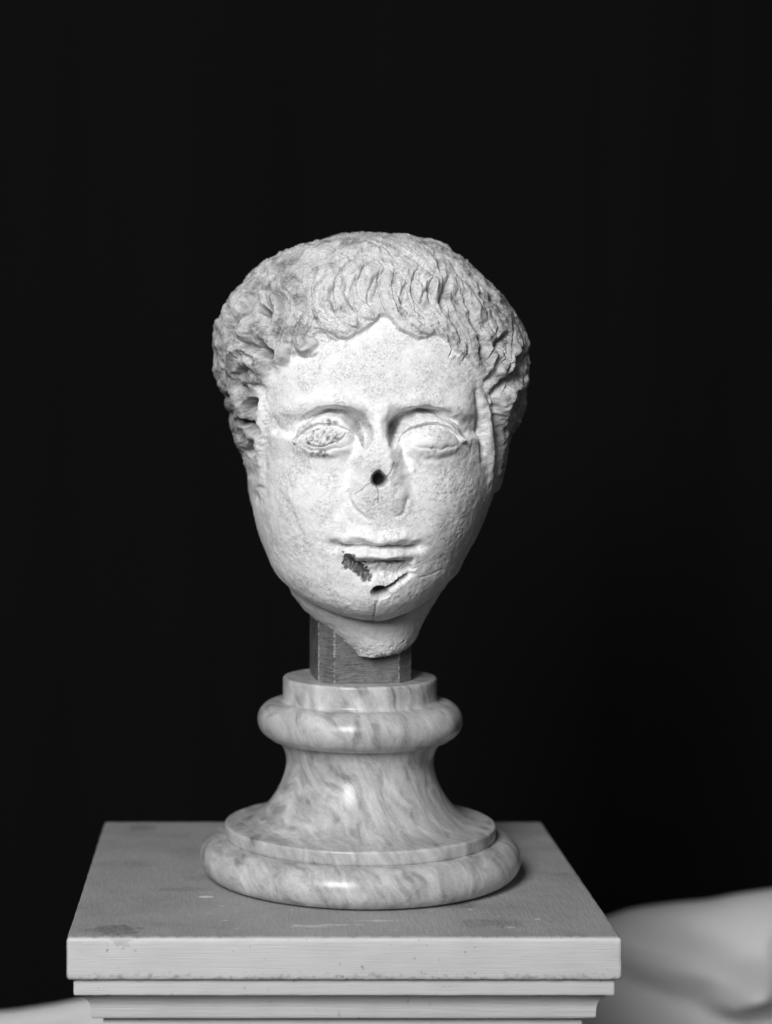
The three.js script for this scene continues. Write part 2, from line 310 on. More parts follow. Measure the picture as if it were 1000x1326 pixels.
// --- tools: every tool leaves a bounded mark (relief in design units, or a change of tone)
const marks = [];
function addMark(m) { marks.push(m); return m; }
function segDist(x, y, c) { // distance to a polyline, with where along it (0..1)
  let best = 1e9, at = 0;
  for (let i = 0; i < c.length - 1; i++) {
    const ax = c[i][0], ay = c[i][1], bx = c[i + 1][0] - ax, by = c[i + 1][1] - ay, t = clamp(((x - ax) * bx + (y - ay) * by) / (bx * bx + by * by + 1e-9));
    const dx = x - ax - t * bx, dy = y - ay - t * by, d = dx * dx + dy * dy; if (d < best) { best = d; at = (i + t) / (c.length - 1); }
  }
  return [Math.sqrt(best), at];
}
function bounds(c, m) { const xs = c.map((p) => p[0]), ys = c.map((p) => p[1]); return [Math.min(...xs) - m, Math.min(...ys) - m, Math.max(...xs) + m, Math.max(...ys) + m]; }
// ridge (h > 0) or groove (h < 0) along a line; ends taper
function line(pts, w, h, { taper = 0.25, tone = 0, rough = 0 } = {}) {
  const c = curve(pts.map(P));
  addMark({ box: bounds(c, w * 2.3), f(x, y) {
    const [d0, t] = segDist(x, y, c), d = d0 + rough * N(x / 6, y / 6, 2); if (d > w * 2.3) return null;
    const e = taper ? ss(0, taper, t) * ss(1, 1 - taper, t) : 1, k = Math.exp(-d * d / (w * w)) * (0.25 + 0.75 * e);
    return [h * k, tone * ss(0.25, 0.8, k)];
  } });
}
function blob([u, v], rx, ry, h, { rot = 0, tone = 0, sharp = 0 } = {}) {
  const [cx, cy] = P([u, v]), c = Math.cos(rot * Math.PI / 180), s = Math.sin(rot * Math.PI / 180), m = Math.max(rx, ry) * 2.4;
  addMark({ box: [cx - m, cy - m, cx + m, cy + m], f(x, y) {
    const dx = x - cx, dy = y - cy, a = (c * dx + s * dy) / rx, b = (-s * dx + c * dy) / ry, d = a * a + b * b; if (d > 5.7) return null;
    const k = sharp ? ss(1 + sharp, 1 - sharp, Math.sqrt(d)) : Math.exp(-d);
    return [h * k, tone * k];
  } });
}
// raised (or sunk) area with a definite edge
function area(pts, edge, h, { tone = 0, shift = 0 } = {}) {
  const c = curve([...pts, pts[0]].map(P)), B = bounds(c, edge + 2);
  const inside = (x, y) => { let q = false; for (let i = 0, j = c.length - 1; i < c.length; j = i++) { const [xi, yi] = c[i], [xj, yj] = c[j]; if ((yi > y) !== (yj > y) && x < (xj - xi) * (y - yi) / (yj - yi) + xi) q = !q; } return q; };
  const m = { box: B, sd: (x, y) => (inside(x, y) ? 1 : -1) * segDist(x, y, c)[0], f(x, y) { const k = ss(-edge, edge, m.sd(x, y) - shift); return k > 0 ? [h * k, tone * k] : null; } };
  addMark(m); return m;
}

// area cut with a slope: relief h0 at the upper line y0 to h1 at the lower line y1
function slope(pts, edge, y0, h0, y1, h1, xa = 0, xb = 0) {      // xa..xb: where it starts and where it has its full depth
  const m = area(pts, edge, 0); marks.pop();
  const a = P([pts[0][0], y0])[1], b = P([pts[0][0], y1])[1], ua = xa && P([xa, y0])[0], ub = xa && P([xb, y0])[0];
  addMark({ box: m.box, f(x, y) { const k = ss(-edge, edge, m.sd(x, y)); return k > 0 ? [k * lerp(h0, h1, clamp((y - a) / (b - a))) * (xa ? ss(0, 1, (x - ua) / (ub - ua)) : 1), 0] : null; } });
}
// --- face
blob([412, 640], 50, 58, 9); blob([572, 640], 46, 58, 9);                    // cheeks
blob([488, 708], 62, 44, 7); blob([489, 778], 50, 27, 9);                      // muzzle, chin
blob([488, 480], 90, 42, 4);                                                  // forehead
blob([340, 520], 30, 60, -5); blob([628, 520], 18, 60, -5);                   // temples
// nose: broken off, the stump is a flat rough plateau widening downwards
{
  const axis = table([515, 545, 600, 650, 668], [488, 489, 489, 490, 491]), half = table([515, 540, 560, 600, 640, 655, 668], [27, 21, 21, 26, 31, 32, 30]), high = table([494, 514, 532, 552, 590, 615, 645, 668, 688], [0, 1.5, 9, 19, 23, 19, 12, 4, 0]);
  const [xa, ya] = P([489, 494]), [xb, yb] = P([489, 690]), sy = (yb - ya) / 196;
  addMark({ box: [xa - 60, ya - 2, xa + 60, yb + 2], f(x, y) {
    const v = 494 + (y - ya) / sy, u = 489 + (x - xa) / 0.93, w = half(v), d = Math.abs(u - axis(v)) / w;
    return [high(v) * ss(1.5, 0.45, d + 0.03 * N(u / 16, v / 16, 3)), 0];
  } });
}
// eyes: sunk socket, overhanging brow, ball, lids
function eye(cx, cy, sgn) {                                   // sgn +1: inner corner to the right
  const q = (x, y) => [cx + sgn * x, cy + y];
  blob(q(6, -16), 44, 15, -10); blob(q(45, -9), 13, 20, -24);                                                // hollow under the brow
  slope([q(-34, -24), q(-14, -34.5), q(10, -37), q(34, -33), q(49, -20), q(54, 0), q(47, 14), q(40, -1), q(24, -21), q(4, -29), q(-18, -24), q(-33, -12), q(-42, -12)], 3, cy - 37, -25, cy - 6, -32, cx - sgn * 44, cx - sgn * 6);
  slope([q(-80, -24), q(-72, -5), q(-58, -1.5), q(-38, 0.5), q(-34, -10), q(-36, -28), q(-58, -34)], 5, cy - 30, 0, cy - 1, -8);
  line([q(-44, -14), q(-26, -27), q(-4, -34), q(22, -30), q(42, -14), q(49, 6)], 3.4, -4, { taper: 0.2 });
  line([q(-70, -22), q(-46, -34), q(-8, -45), q(26, -43), q(50, -30)], 11, 4.5, { taper: 0.3 });                // soft brow
  blob(q(0, 4), 37, 24, 19); blob(q(0, 2), 24, 14, 3);                                                    // ball under the lids
  area([q(-42, 5), q(-39, -9), q(-28, -22), q(-5, -30.5), q(20, -28), q(36, -14), q(43, 2), q(39, 6), q(32, -4), q(19, -12.5), q(0, -16.5), q(-18, -13.5), q(-31, -5), q(-37, 7)], 2.4, 7);   // upper lid
  line([q(-36, 6), q(-30, -3.5), q(-18, -11.5), q(0, -14.5), q(19, -10.5), q(31, -2), q(37, 6)], 1.8, -3.4, { taper: 0.08 });                 // under its edge
  line([q(-36, 8), q(-23, 18), q(0, 22.5), q(21, 18), q(37, 7)], 4.5, 1, { taper: 0.2 });                       // lower lid
  line([q(-32, 8), q(-20, 14), q(0, 17), q(20, 13.5), q(33, 7)], 1.8, -1.1, { taper: 0.25 });
  line([q(-30, 20), q(-14, 28), q(6, 29), q(24, 20)], 4, -1);                                            // furrow below
  return { c: P(q(0, 2)), rx: 33, ry: 16 };
}
const eyes = [eye(426, 565, 1), eye(555, 565, -1)];
// mouth
line([[441, 698], [462, 692], [480, 696], [489, 699], [500, 696], [520, 694], [534, 700]], 7, 8);
line([[434, 705], [452, 707], [472, 706.3], [489, 708], [506, 706.6], [524, 708], [538, 706]], 3.1, -14.5, { taper: 0.08 });
blob([436, 705], 8, 6.5, -10); blob([538, 707], 8, 6.5, -10);
line([[446, 714.5], [466, 716], [490, 717], [512, 716.5], [532, 714.5]], 7.5, 11, { taper: 0.3 });
line([[456, 725], [476, 727.5], [496, 725], [516, 727], [529, 724]], 3.6, -9, { rough: 1.2 });                // lower lip chipped to a step
{
  const brk = area([[454, 722], [476, 724], [500, 722], [526, 722], [536, 732], [532, 742], [518, 750], [504, 758], [490, 763], [474, 755], [462, 742]], 3, 0); marks.pop();
  const y0 = P([490, 722])[1], y1 = P([490, 758])[1];
  addMark({ box: brk.box, f(x, y) { const k = ss(-2, 9, brk.sd(x + 1.2 * N(x / 9, y / 9, 2), y + 1.2 * N(x / 9, y / 9, 9))), t = clamp((y - y0) / (y1 - y0)); return k > 0 ? [-k * (3 + 5 * ss(0, 0.5, t) - 7 * ss(0.5, 1, t) - 1.6 * fbm(x / 9, y / 9, 4, 3)), -0.14 * k * ss(-0.2, 0.5, fbm(x / 8, y / 8, 14, 3))] : null; } });
}
blob([486, 752], 14, 5, 3); line([[496, 762], [507, 757], [520, 749], [533, 742]], 2.2, -9, { taper: 0.2, rough: 0.6, tone: -0.6 });
line([[452, 722], [462, 732], [472, 744], [478, 754]], 3, -4, { rough: 1.5 });
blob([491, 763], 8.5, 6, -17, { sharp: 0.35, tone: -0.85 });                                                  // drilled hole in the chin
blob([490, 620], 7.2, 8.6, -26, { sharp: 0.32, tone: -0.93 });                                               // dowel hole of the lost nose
blob([488, 609], 8, 4, 0, { tone: -0.3 });
line([[488, 770], [486, 782], [483, 797]], 1.4, -1.2, { tone: -0.35, taper: 0 });
line([[481, 624], [470, 632], [461, 638]], 1.0, -0.5, { tone: -0.4, taper: 0 });
line([[487, 629], [489, 641], [488, 650]], 1.0, -0.5, { tone: -0.5, taper: 0 });
line([[497, 618], [505, 608], [508, 598]], 1.0, -0.5, { tone: -0.5, taper: 0 });
line([[456, 634], [456, 650], [464, 662], [480, 672]], 2, -3.2, { tone: -0.15 });                           // edge of the lost nostrils
line([[523, 636], [526, 650], [519, 664], [508, 671]], 2.6, -1.8, { tone: -0.08 }); line([[516, 538], [519, 560], [524, 585], [528, 604]], 5, -8); line([[461, 548], [460, 575], [454, 604], [449, 630]], 7, -3.5);
line([[455, 640], [444, 654], [432, 668], [424, 680]], 6, -2); line([[528, 648], [540, 664], [549, 684]], 7, -2);
line([[553, 745], [566, 739], [576, 736]], 1.6, -0.6, { tone: -0.2 }); line([[540, 748], [552, 744]], 1.6, -0.6, { tone: -0.2 });
line([[352, 622], [374, 648], [388, 676], [398, 706], [412, 738]], 4, -0.6, { tone: -0.06, rough: 2 });
line([[372, 636], [386, 668], [400, 700]], 1.2, -0.2, { tone: -0.12, rough: 1.6 });
line([[331, 470], [338, 520], [342, 580], [346, 640]], 4, -2.5, { tone: -0.05 });
// long front lobe of the ear on the right, and the stump of the other ear
line([[623, 502], [632, 528], [634, 565], [634.5, 600], [633, 650]], 4.6, 6.5, { taper: 0.35 });
line([[619, 508], [624, 536], [625, 566], [625, 596]], 3.6, -8, { taper: 0.2 });
line([[640, 528], [644, 556], [644, 590]], 3.5, -7);

// --- hair: everything outside the face outline stands proud of it
const face = area([[492, 410], [504, 413], [515, 426], [531, 435], [551, 439], [563, 434], [577, 442], [590, 457], [602, 464], [616, 476], [626, 490], [638, 520], [642, 560], [642, 610], [648, 655], [720, 700], [620, 830], [480, 880], [340, 830], [250, 700], [318, 640], [326, 600], [331, 570], [333, 545], [331, 520], [340, 495], [352, 480], [362, 476], [374, 470], [386, 460], [396, 462], [406, 456], [413, 446], [409, 436], [414, 432], [426, 438], [446, 440], [463, 434], [480, 422]], 2.2, 0);
marks.pop();
const furrow = (pts, w, h, o) => line(pts, w, -h, { rough: 0.3, ...o }), lock = (pts, w, h, o) => line(pts, w, 1.3 * h, { rough: 0.8, ...o });
// tress: a lock carved as a rounded band with parallel strands
function tress(pts, w, h, n = 2, tone = 0) {
  const c = curve(pts.map(P)), flat = c.map(([x, y], i) => { const a = c[Math.max(i - 1, 0)], b = c[Math.min(i + 1, c.length - 1)], L = Math.hypot(b[0] - a[0], b[1] - a[1]) || 1; return [-(b[1] - a[1]) / L, (b[0] - a[0]) / L]; });
  addMark({ box: bounds(c, w * 1.4), f(x, y) {
    const [d0, t] = segDist(x, y, c); if (d0 > w * 1.4) return null;
    const i = Math.min(c.length - 1, Math.round(t * (c.length - 1))), sd = (x - c[i][0]) * flat[i][0] + (y - c[i][1]) * flat[i][1], d = clamp((sd >= 0 ? d0 : -d0) / (w * 1.25) + 0.06 * N(x / 9, y / 9, 6), -1, 1);
    const e = ss(0, 0.2, t) * ss(1.02, 0.85, t), dome = Math.sqrt(1 - d * d * 0.999), strand = 0.5 - 0.5 * Math.cos((d + 1) * Math.PI * (n + 1));
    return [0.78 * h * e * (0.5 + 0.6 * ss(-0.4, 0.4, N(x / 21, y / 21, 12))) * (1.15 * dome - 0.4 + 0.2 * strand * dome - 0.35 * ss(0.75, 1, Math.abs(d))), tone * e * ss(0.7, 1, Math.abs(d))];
  } });
}
for (const [pts, w, h, n] of [
  [[[500, 343], [478, 358], [466, 385], [472, 404], [488, 408]], 7, 5, 2], [[[478, 340], [452, 358], [442, 385], [452, 411], [474, 421]], 8, 6, 3], [[[452, 340], [424, 362], [416, 390], [430, 420], [456, 433]], 9, 6, 3], [[[430, 348], [402, 372], [396, 402], [408, 428], [432, 437]], 8, 5, 3], [[[410, 400], [398, 420], [390, 440], [398, 457], [410, 449]], 6, 5, 2],
  [[[505, 345], [500, 370], [506, 395], [524, 420], [550, 434]], 8, 6, 3], [[[530, 343], [520, 370], [526, 400], [548, 422], [568, 430]], 9, 6, 3], [[[556, 346], [542, 372], [546, 398], [562, 416], [580, 432]], 8, 5, 2],
  [[[570, 338], [586, 372], [590, 400], [606, 432], [618, 466]], 9, 4.6, 2], [[[590, 348], [610, 385], [620, 420], [634, 455], [638, 488]], 9, 4.6, 2], [[[612, 360], [638, 398], [650, 430], [642, 458], [634, 480]], 8, 5, 2], [[[640, 396], [662, 432], [658, 462], [644, 492]], 9, 4.6, 2], [[[668, 428], [675, 462], [664, 495], [650, 522]], 8, 4.4, 2], [[[678, 480], [669, 515], [656, 548]], 7, 5, 2], [[[564, 404], [580, 424], [594, 450], [590, 468]], 7, 5, 2],
  [[[432, 316], [396, 332], [366, 351], [338, 377], [316, 404], [306, 438]], 10, 5, 4], [[[400, 320], [360, 341], [326, 369], [300, 404], [290, 442]], 10, 5, 3], [[[350, 338], [318, 362], [294, 396], [284, 436], [284, 472]], 8, 4, 2], [[[352, 371], [371, 367], [386, 379], [388, 397], [380, 418], [372, 444], [364, 470]], 8, 6, 3], [[[337, 398], [350, 387], [364, 396], [366, 414], [356, 440], [352, 470]], 8, 5, 3], [[[326, 410], [318, 424], [322, 436], [340, 440]], 7, 5, 2],
  [[[492, 312], [466, 320], [444, 336], [424, 352]], 9, 2.6, 2], [[[494, 311], [522, 320], [548, 336], [566, 352]], 9, 2.6, 2], [[[500, 308], [542, 316], [580, 336], [606, 362]], 9, 2.6, 2], [[[540, 311], [590, 336], [628, 372], [652, 410]], 9, 2.6, 2], [[[480, 309], [440, 316], [408, 332]], 9, 2.6, 2], [[[470, 326], [486, 330], [500, 340], [508, 352]], 7, 4, 2],
]) tress(pts, w, h, n, -0.12);
// left fringe
furrow([[451, 362], [448, 380], [458, 396], [478, 406]], 3, 4); furrow([[433, 365], [430, 385], [441, 405], [462, 414]], 3, 4); furrow([[416, 370], [413, 392], [424, 412], [446, 422]], 3, 4.5); furrow([[470, 352], [464, 372], [468, 390], [480, 398]], 2.5, 3);
furrow([[501, 348], [492, 364], [486, 378], [482, 396]], 2.6, 5, { tone: -0.1 }); furrow([[410, 400], [398, 416], [391, 434]], 4, 5);
lock([[412, 424], [424, 428], [440, 431]], 5, 4); lock([[394, 430], [392, 446], [398, 456], [408, 450]], 5, 5); furrow([[408, 428], [418, 430], [426, 436]], 2.2, 5, { tone: -0.2 });
lock([[372, 446], [368, 462], [362, 474]], 6, 4); blob([398, 453], 4, 3, -3);
// right fringe
furrow([[529, 370], [521, 379], [518, 390], [520, 398]], 2.3, 6, { tone: -0.25 }); furrow([[543, 364], [546, 376]], 2, 4); furrow([[551, 378], [545, 386], [544, 396]], 2, 4, { tone: -0.1 });
blob([555, 376], 4.5, 5.5, -10, { sharp: 0.4, tone: -0.25 }); lock([[549, 368], [558, 364], [563, 372], [562, 384]], 2.5, 4);
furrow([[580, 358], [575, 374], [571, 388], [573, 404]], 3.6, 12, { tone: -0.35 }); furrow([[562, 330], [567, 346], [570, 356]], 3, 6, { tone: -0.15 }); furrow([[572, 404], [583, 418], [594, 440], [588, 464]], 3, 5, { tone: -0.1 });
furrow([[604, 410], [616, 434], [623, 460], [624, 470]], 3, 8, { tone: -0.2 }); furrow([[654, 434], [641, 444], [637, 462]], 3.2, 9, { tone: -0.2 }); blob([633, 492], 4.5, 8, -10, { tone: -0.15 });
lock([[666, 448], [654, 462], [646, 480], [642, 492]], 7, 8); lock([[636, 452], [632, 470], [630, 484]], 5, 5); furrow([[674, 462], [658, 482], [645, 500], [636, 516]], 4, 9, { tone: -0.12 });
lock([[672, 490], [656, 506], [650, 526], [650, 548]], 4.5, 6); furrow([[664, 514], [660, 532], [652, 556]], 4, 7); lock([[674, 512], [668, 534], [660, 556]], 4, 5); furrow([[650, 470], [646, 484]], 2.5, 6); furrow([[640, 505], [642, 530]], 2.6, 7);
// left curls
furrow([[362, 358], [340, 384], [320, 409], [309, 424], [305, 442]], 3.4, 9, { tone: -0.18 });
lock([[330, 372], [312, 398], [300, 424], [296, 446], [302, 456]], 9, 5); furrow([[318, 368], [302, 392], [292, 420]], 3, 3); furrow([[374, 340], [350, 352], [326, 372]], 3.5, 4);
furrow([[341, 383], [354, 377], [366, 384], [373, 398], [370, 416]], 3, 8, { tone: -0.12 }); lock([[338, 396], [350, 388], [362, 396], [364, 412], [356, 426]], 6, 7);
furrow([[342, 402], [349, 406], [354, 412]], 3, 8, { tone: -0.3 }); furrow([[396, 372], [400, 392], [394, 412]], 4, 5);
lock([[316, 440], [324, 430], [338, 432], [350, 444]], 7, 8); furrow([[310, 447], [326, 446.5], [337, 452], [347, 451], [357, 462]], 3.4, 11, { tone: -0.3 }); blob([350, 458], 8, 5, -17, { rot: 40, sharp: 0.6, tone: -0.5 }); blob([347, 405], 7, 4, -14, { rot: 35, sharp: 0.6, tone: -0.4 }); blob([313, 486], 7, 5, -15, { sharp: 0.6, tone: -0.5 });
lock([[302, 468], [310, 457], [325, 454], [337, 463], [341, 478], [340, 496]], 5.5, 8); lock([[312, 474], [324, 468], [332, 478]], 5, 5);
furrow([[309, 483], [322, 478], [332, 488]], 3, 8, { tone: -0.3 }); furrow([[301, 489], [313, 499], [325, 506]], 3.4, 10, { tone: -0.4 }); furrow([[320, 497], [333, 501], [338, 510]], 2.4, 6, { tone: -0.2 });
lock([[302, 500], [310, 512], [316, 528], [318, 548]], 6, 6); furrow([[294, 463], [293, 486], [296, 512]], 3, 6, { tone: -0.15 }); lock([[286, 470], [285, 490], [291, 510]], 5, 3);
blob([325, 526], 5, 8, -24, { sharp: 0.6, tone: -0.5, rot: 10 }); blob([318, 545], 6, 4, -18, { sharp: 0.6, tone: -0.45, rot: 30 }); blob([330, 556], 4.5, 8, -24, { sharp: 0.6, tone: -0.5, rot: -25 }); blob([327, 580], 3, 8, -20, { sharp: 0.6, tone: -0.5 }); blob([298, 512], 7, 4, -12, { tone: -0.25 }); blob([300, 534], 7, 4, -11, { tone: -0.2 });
lock([[334, 510], [337, 540], [336, 570], [335, 600]], 5, 5); lock([[306, 540], [314, 564], [322, 588]], 4, 4); blob([329, 612], 4, 9, -4, { tone: -0.2 }); blob([333, 645], 4, 8, -4, { tone: -0.25, rot: -20 }); blob([337, 632], 5, 3, -3, { tone: -0.2 });
// crown
furrow([[460, 316], [426, 330], [400, 348]], 3, 4); furrow([[468, 330], [478, 326]], 3, 4, { tone: -0.1 }); furrow([[493, 339], [502, 341], [512, 340]], 2.6, 5, { tone: -0.2 });
furrow([[506, 332], [532, 338], [554, 356]], 3, 3.5); furrow([[576, 340], [604, 372], [624, 404]], 3.2, 4); furrow([[598, 346], [632, 386], [652, 420]], 3.2, 4);
furrow([[420, 316], [380, 336], [350, 350]], 3, 3.5); blob([590, 388], 9, 12, -6); blob([632, 392], 6, 5, -6, { tone: -0.15 }); blob([622, 424], 8, 10, -5);

// --- wear that only changes the tone
blob([455, 722], 6, 5, 0, { tone: 0 });
{
  const st = area([[444, 713], [452, 716], [460, 714], [464, 722], [468, 730], [475, 737], [479, 749], [473, 752], [464, 744], [456, 737], [446, 735], [442, 728], [448, 724]], 3, 0); marks.pop();
  addMark({ box: st.box, f(x, y) { const k = ss(-0.8, 0.8, st.sd(x, y) - 0.3 + 4.5 * fbm(x / 7, y / 8, 3, 4, N2)); return k > 0 ? [-2.6 * k, -k * (0.8 + 0.13 * N(x / 4, y / 5, 7))] : null; } });
}
blob([588, 636], 9, 6, -1, { tone: -0.14 }); blob([576, 682], 7, 16, -1, { tone: -0.16 });
// pitted old gypsum on the left-hand eye
const pit = rng(55), pitAt = (n, cx, cy, rx, ry, r0, r1, k) => { for (let i = 0; i < n; i++) { const a = pit() * 6.283, r = Math.sqrt(pit()); blob([cx + rx * r * Math.cos(a), cy + ry * r * Math.sin(a)], lerp(r0, r1, pit()), lerp(r0, r1, pit()), -0.35, { tone: -k * (0.4 + 0.6 * pit()) }); } };
pitAt(75, 424, 565, 23, 11, 0.8, 1.8, 0.7); pitAt(22, 421, 586, 13, 4.5, 0.9, 2.2, 0.75); pitAt(14, 428, 546, 11, 3.5, 0.9, 2.0, 0.7); pitAt(8, 402, 551, 10, 3, 0.8, 1.8, 0.6); pitAt(18, 556, 562, 24, 10, 0.7, 1.5, 0.5); pitAt(8, 553, 584, 7, 4, 0.8, 1.8, 0.5);
pitAt(26, 530, 524, 26, 7, 0.7, 1.4, 0.35); pitAt(30, 500, 470, 70, 30, 0.7, 1.3, 0.25); pitAt(110, 582, 655, 24, 50, 0.6, 1.6, 0.45); pitAt(30, 490, 680, 35, 24, 0.7, 1.4, 0.35); pitAt(26, 490, 640, 26, 26, 0.7, 1.3, 0.3); pitAt(60, 620, 420, 40, 50, 0.8, 2.2, 0.4); pitAt(22, 540, 775, 30, 14, 0.8, 1.8, 0.3); pitAt(16, 430, 655, 30, 8, 0.6, 1.2, 0.35);
line([[404, 572], [416, 576.5], [430, 575], [444, 567], [447, 560]], 1, -1, { tone: -0.6, taper: 0 });

// --- bin the marks
const CELL = 12, bins = new Map();
marks.forEach((m) => { for (let i = Math.floor(m.box[0] / CELL); i <= Math.floor(m.box[2] / CELL); i++) for (let j = Math.floor(m.box[1] / CELL); j <= Math.floor(m.box[3] / CELL); j++) { const k = i * 1000 + j; (bins.get(k) ?? bins.set(k, []).get(k)).push(m); } });
function sculpt(x, y) {
  let h = 0, t = 1;
  const l = bins.get(Math.floor(x / CELL) * 1000 + Math.floor(y / CELL));
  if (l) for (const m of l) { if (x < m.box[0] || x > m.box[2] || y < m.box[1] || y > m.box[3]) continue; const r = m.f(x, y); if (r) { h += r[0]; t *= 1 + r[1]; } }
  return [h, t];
}
const nose = { c: P([490, 610]), rx: 32, ry: 62 }, mouth = { c: P([488, 709]), rx: 54, ry: 17 };

function headGrid(COLF, COLB, ROWS, shape) {                    // grid of base points: shape(row 0..1, angle) -> [x, y, z]
  const cols = COLF + COLB, ang = [];
  for (let i = 0; i < COLF; i++) ang.push(lerp(-1.83, 1.83, i / COLF));
  for (let i = 0; i < COLB; i++) ang.push(lerp(1.83, 2 * Math.PI - 1.83, i / COLB));
  const n = cols * (ROWS + 1), p = new Float32Array(n * 3), idx = new Uint32Array(cols * ROWS * 6);
  for (let j = 0; j <= ROWS; j++) for (let i = 0; i < cols; i++) { const q = shape(j / ROWS, ang[i]), k = 3 * (j * cols + i); p[k] = q[0]; p[k + 1] = q[1]; p[k + 2] = q[2]; }
  let o = 0;
  for (let j = 0; j < ROWS; j++) for (let i = 0; i < cols; i++) { const a = j * cols + i, b = j * cols + (i + 1) % cols, c = a + cols, d = b + cols; idx[o++] = a; idx[o++] = c; idx[o++] = b; idx[o++] = b; idx[o++] = c; idx[o++] = d; }
  return { p, idx, n, cols };
}
function normalsOf(p, idx) {
  const g = new THREE.BufferGeometry(); g.setAttribute('position', new THREE.BufferAttribute(p, 3)); g.setIndex(new THREE.BufferAttribute(idx, 1)); g.computeVertexNormals(); return g.attributes.normal.array;
}
const toWorld = (p) => { const q = new Float32Array(p.length); for (let i = 0; i < p.length; i += 3) { q[i] = (p[i] - 466) * K; q[i + 1] = (1132 - p[i + 1]) * K; q[i + 2] = p[i + 2] * K; } return q; };
const head = thing('marble_bust', 'ancient white marble head of a youth with curly hair and broken nose', 'sculpture');
const stone = new THREE.MeshPhysicalMaterial({ color: 0xffffff, vertexColors: true, roughness: 0.72, specularIntensity: 0.5 });

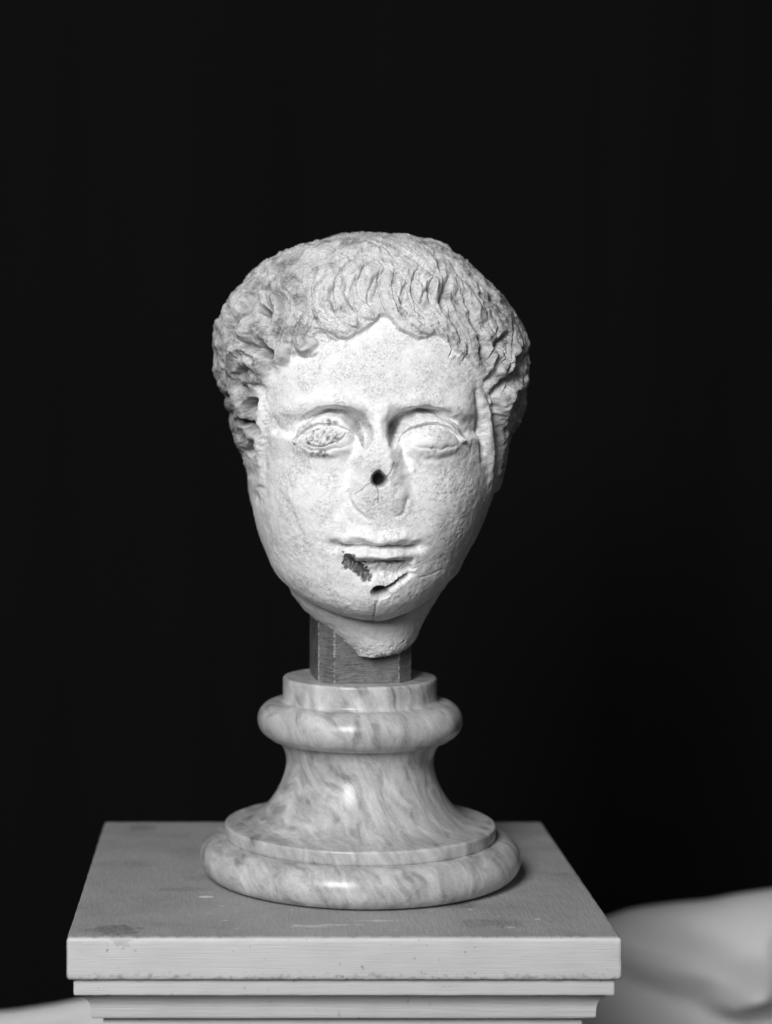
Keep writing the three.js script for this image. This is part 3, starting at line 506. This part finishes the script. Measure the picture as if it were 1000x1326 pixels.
{
  const g = headGrid(780, 80, 860, (t, a) => {
    // rows spread evenly over the outline; angle spread over a super-ellipse in plan
    const f = Math.PI * t, y = MID - HH * Math.cos(f), l = wl(f), r = wr(f), c = (l + r) / 2, w = (r - l) / 2, p = expo(y), s = Math.sin(a), k = Math.cos(a), depth = k >= 0 ? zf(f) - zc(f) : zc(f) - zb(f);
    const pp = k >= 0 ? p : 2.05, D = Math.max(depth, 0.01), W = Math.max(w, 0.01), R = (Math.abs(s / W) ** pp + Math.abs(k / D) ** pp) ** (-1 / pp);
    return [c + R * s, y, zc(f) + R * k];
  });
  const { p, idx, n } = g, nb = normalsOf(p, idx), tone = new Float32Array(n), kind = new Uint8Array(n), q = new Float32Array(n * 3);
  // the board's y runs down, which flips the winding: point normals outwards
  for (let i = 0; i < n; i++) {
    const x = p[3 * i], y = p[3 * i + 1], z = p[3 * i + 2]; let nx = -nb[3 * i], ny = -nb[3 * i + 1], nz = -nb[3 * i + 2];
    if (nx * (x - 482) + ny * (y - 545) + nz * (z - 10) < 0) { nx = -nx; ny = -ny; nz = -nz; }
    if (y < TOP + 0.3) { nx = 0; ny = -1; nz = 0; } else if (y > BOT - 0.3) { nx = 0; ny = 1; nz = 0; }
    const front = ss(-45, 10, z);
    const wx = x + 1.3 * N(x / 17, y / 17, z / 17), wy = y + 1.3 * N(x / 17 + 50, y / 17, z / 17);
    const faceSD = z > -30 ? face.sd(wx, wy) : -40, soft = 9 * ss(404, 388, wx) * ss(452, 470, wy) + 3 * ss(596, 606, wx) * ss(450, 462, wy), hair = Math.max(ss(2 + soft * 0.3, -2.4 - soft, faceSD + soft * 0.35 * N(x / 16, y / 16, 4)), 1 - front) * ss(690, 640, y);
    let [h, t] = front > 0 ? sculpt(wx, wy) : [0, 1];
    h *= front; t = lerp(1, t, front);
    // lumps, strands and tooth of weathered hair
    const up = Math.atan2(x - 488, (y - 296) * 0.8 + Math.max(z, -z) * 0.25), rr = Math.hypot(x - 488, y - 296, z * 0.4);
    const strand = 1 - Math.abs(N(up * 9 + 1.2 * N(x / 46, y / 46, z / 46), rr / 46, z / 90)) * 2;
    h += hair * (6 + 3.2 * fbm(x / 34, y / 34, z / 34, 3) + 0.7 * strand * ss(-0.3, 0.5, N(x / 40, y / 40, z / 40 + 7)) + 0.5 * fbm(x / 7, y / 7, z / 7, 3) + 0.28 * N2(x / 2.2, y / 2.2, z / 2.2));
    const coarse = fbm(x / 9, y / 9, z / 9, 4, N2), grain = N(x / 1.7, y / 1.7, z / 1.7), pore = N2(x / 3.1, y / 3.1, z / 3.1);
    const worn = ss(-0.1, 0.45, fbm(x / 60 + 3, y / 60, z / 60, 3));             // rough patches where the skin has weathered
    h += (1 - hair) * (0.5 * fbm(x / 24, y / 24, z / 24, 2) + (0.22 + 0.4 * worn) * coarse + (0.10 + 0.13 * worn) * grain);
    const inNose = Math.hypot((wx - nose.c[0]) / nose.rx, (wy - nose.c[1]) / nose.ry), brk = ss(1.0, 0.75, inNose) * front;
    h += brk * (0.45 * fbm(x / 8, y / 8, z / 8, 3) + 0.25 * grain);
    q[3 * i] = x + nx * h; q[3 * i + 1] = y + ny * h; q[3 * i + 2] = z + nz * h;
    // colour of the stone itself
    const fringe = ss(385, 415, x) * ss(585, 550, x) * ss(325, 345, y);
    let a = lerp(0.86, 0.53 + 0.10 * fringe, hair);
    const g2 = N(x / 3.4, y / 3.4, z / 3.4 + 5), g3 = N2(x / 6, y / 6, z / 6), patchy = fbm(x / 46 + 2, y / 46, z / 46 + 9, 4), rough = ss(-0.25, 0.35, patchy + 0.25 * ss(500, 600, x) + 0.2 * ss(520, 460, y));
    a *= 1 + 0.14 * patchy + (0.06 + 0.10 * worn) * coarse + (0.05 + 0.06 * rough) * grain + (0.05 + 0.08 * rough) * g2 + 0.06 * g3;
    a *= 1 - 0.15 * rough * (1 - hair);
    const speck = ss(0.3, 0.8, 0.75 * N(x / 3 + 9, y / 3, z / 3) + 0.35 * N2(x / 7, y / 7 + 4, z / 7) + 0.25 * rough); a *= 1 - (0.06 + 0.24 * rough) * speck;
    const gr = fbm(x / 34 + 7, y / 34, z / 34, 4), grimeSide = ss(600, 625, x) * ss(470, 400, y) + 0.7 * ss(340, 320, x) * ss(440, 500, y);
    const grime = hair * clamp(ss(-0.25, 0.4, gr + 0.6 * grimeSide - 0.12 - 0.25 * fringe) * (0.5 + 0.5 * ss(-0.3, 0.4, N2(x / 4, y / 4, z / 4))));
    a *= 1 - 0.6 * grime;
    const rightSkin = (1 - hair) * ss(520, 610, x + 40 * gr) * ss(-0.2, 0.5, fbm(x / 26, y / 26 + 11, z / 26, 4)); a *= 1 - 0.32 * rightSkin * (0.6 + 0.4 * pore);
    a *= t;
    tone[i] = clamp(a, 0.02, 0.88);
    let kd = hair > 0.5 ? 1 : 0;
    if (!kd && z > 60) { if (inNose < 1) kd = 4; for (let e = 0; e < 2; e++) if (Math.hypot((x - eyes[e].c[0]) / eyes[e].rx, (y - eyes[e].c[1]) / eyes[e].ry) < 1) kd = 2 + e; if (Math.hypot((x - mouth.c[0]) / mouth.rx, (y - mouth.c[1]) / mouth.ry) < 1) kd = 5; }
    kind[i] = kd;
  }
  const W = toWorld(q), nn = normalsOf(W, idx);
  const parts = [['face', 0], ['hair', 1], ['eye', 2], ['eye', 3], ['nose', 4], ['mouth', 5]], labels = { 1: 'curly weathered hair', 2: 'eye crusted with dark pits', 4: 'broken nose stump with dark dowel hole', 5: 'mouth with chipped lower lip' };
  for (const [name, kd] of parts) {
    const map = new Int32Array(n).fill(-1), list = [], ix = [];
    for (let i = 0; i < idx.length; i += 3) {
      const a = idx[i], b = idx[i + 1], c = idx[i + 2], k = kind[a] === kind[b] ? kind[a] : kind[c];
      if (k !== kd) continue;
      for (const v of [a, b, c]) { if (map[v] < 0) { map[v] = list.length; list.push(v); } ix.push(map[v]); }
    }
    const P3 = new Float32Array(list.length * 3), N3 = new Float32Array(list.length * 3), C3 = new Float32Array(list.length * 3);
    list.forEach((v, i) => { for (let k = 0; k < 3; k++) { P3[3 * i + k] = W[3 * v + k]; N3[3 * i + k] = nn[3 * v + k]; C3[3 * i + k] = tone[v]; } });
    const ge = new THREE.BufferGeometry(); ge.setAttribute('position', new THREE.BufferAttribute(P3, 3)); ge.setAttribute('normal', new THREE.BufferAttribute(N3, 3)); ge.setAttribute('color', new THREE.BufferAttribute(C3, 3)); ge.setIndex(ix);
    part(name, ge, stone, head, labels[kd]);
  }
}
// neck: a broken stump running back from under the jaw
{
  const T0 = 690, T1 = 842;
  const nl = table([690, 745, 765, 785, 805, 822, 834, 840, 842], [368, 370, 377, 392, 414, 433, 447, 453, 480]), nr = table([690, 745, 770, 788, 806, 820, 830, 838, 842], [582, 580, 565, 554, 544, 538, 530, 514, 486]);
  const nf = table([690, 770, 790, 815, 830, 840, 842], [100, 106, 103, 98, 94, 86, 40]), nbk = table([690, 760, 800, 838, 842], [-150, -120, -90, -70, -10]);
  const g = headGrid(420, 60, 240, (t, a) => {
    const y = lerp(T0, T1, 1 - (1 - t) ** 1.7), l = nl(y), r = nr(y), c = (l + r) / 2, w = Math.max((r - l) / 2, 0.01), s = Math.sin(a), k = Math.cos(a), zc0 = 15, D = Math.max(k >= 0 ? nf(y) - zc0 : zc0 - nbk(y), 0.01), R = (Math.abs(s / w) ** 2.2 + Math.abs(k / D) ** 2.2) ** (-1 / 2.2);
    return [c + R * s, y, zc0 + R * k];
  });
  const { p, idx, n } = g, nb = normalsOf(p, idx), q = new Float32Array(n * 3), C = new Float32Array(n * 3);
  for (let i = 0; i < n; i++) {
    const x = p[3 * i], y = p[3 * i + 1], z = p[3 * i + 2]; let nx = nb[3 * i], ny = nb[3 * i + 1], nz = nb[3 * i + 2];
    if (nx * (x - 478) + ny * (y - 770) + nz * (z - 15) < 0) { nx = -nx; ny = -ny; nz = -nz; }
    const low = ss(800, 836, y), h = 1.2 * fbm(x / 22, y / 22, z / 22, 3) + 0.25 * N(x / 2, y / 2, z / 2) + low * (2.4 * (Math.abs(fbm(x / 18, y / 18, z / 18, 3)) - 0.2) + 0.35 * N2(x / 4, y / 4, z / 4));
    q[3 * i] = x + nx * h; q[3 * i + 1] = y + ny * h; q[3 * i + 2] = z + nz * h;
    let a = 0.68 * (1 + 0.05 * fbm(x / 30, y / 30, z / 30, 3) + 0.05 * N(x / 1.8, y / 1.8, z / 1.8)); a *= 1 - 0.35 * ss(0.5, 0.85, fbm(x / 6, y / 4, z / 6, 3, N2) + 0.35 * ss(826, 838, y));
    C[3 * i] = C[3 * i + 1] = C[3 * i + 2] = a;
  }
  const W = toWorld(q), ge = new THREE.BufferGeometry(); ge.setAttribute('position', new THREE.BufferAttribute(W, 3)); ge.setAttribute('color', new THREE.BufferAttribute(C, 3)); ge.setIndex(new THREE.BufferAttribute(idx, 1)); ge.computeVertexNormals();
  part('neck', ge, stone, head, 'broken stump of the neck under the chin');
}

renderer.render(scene, camera);
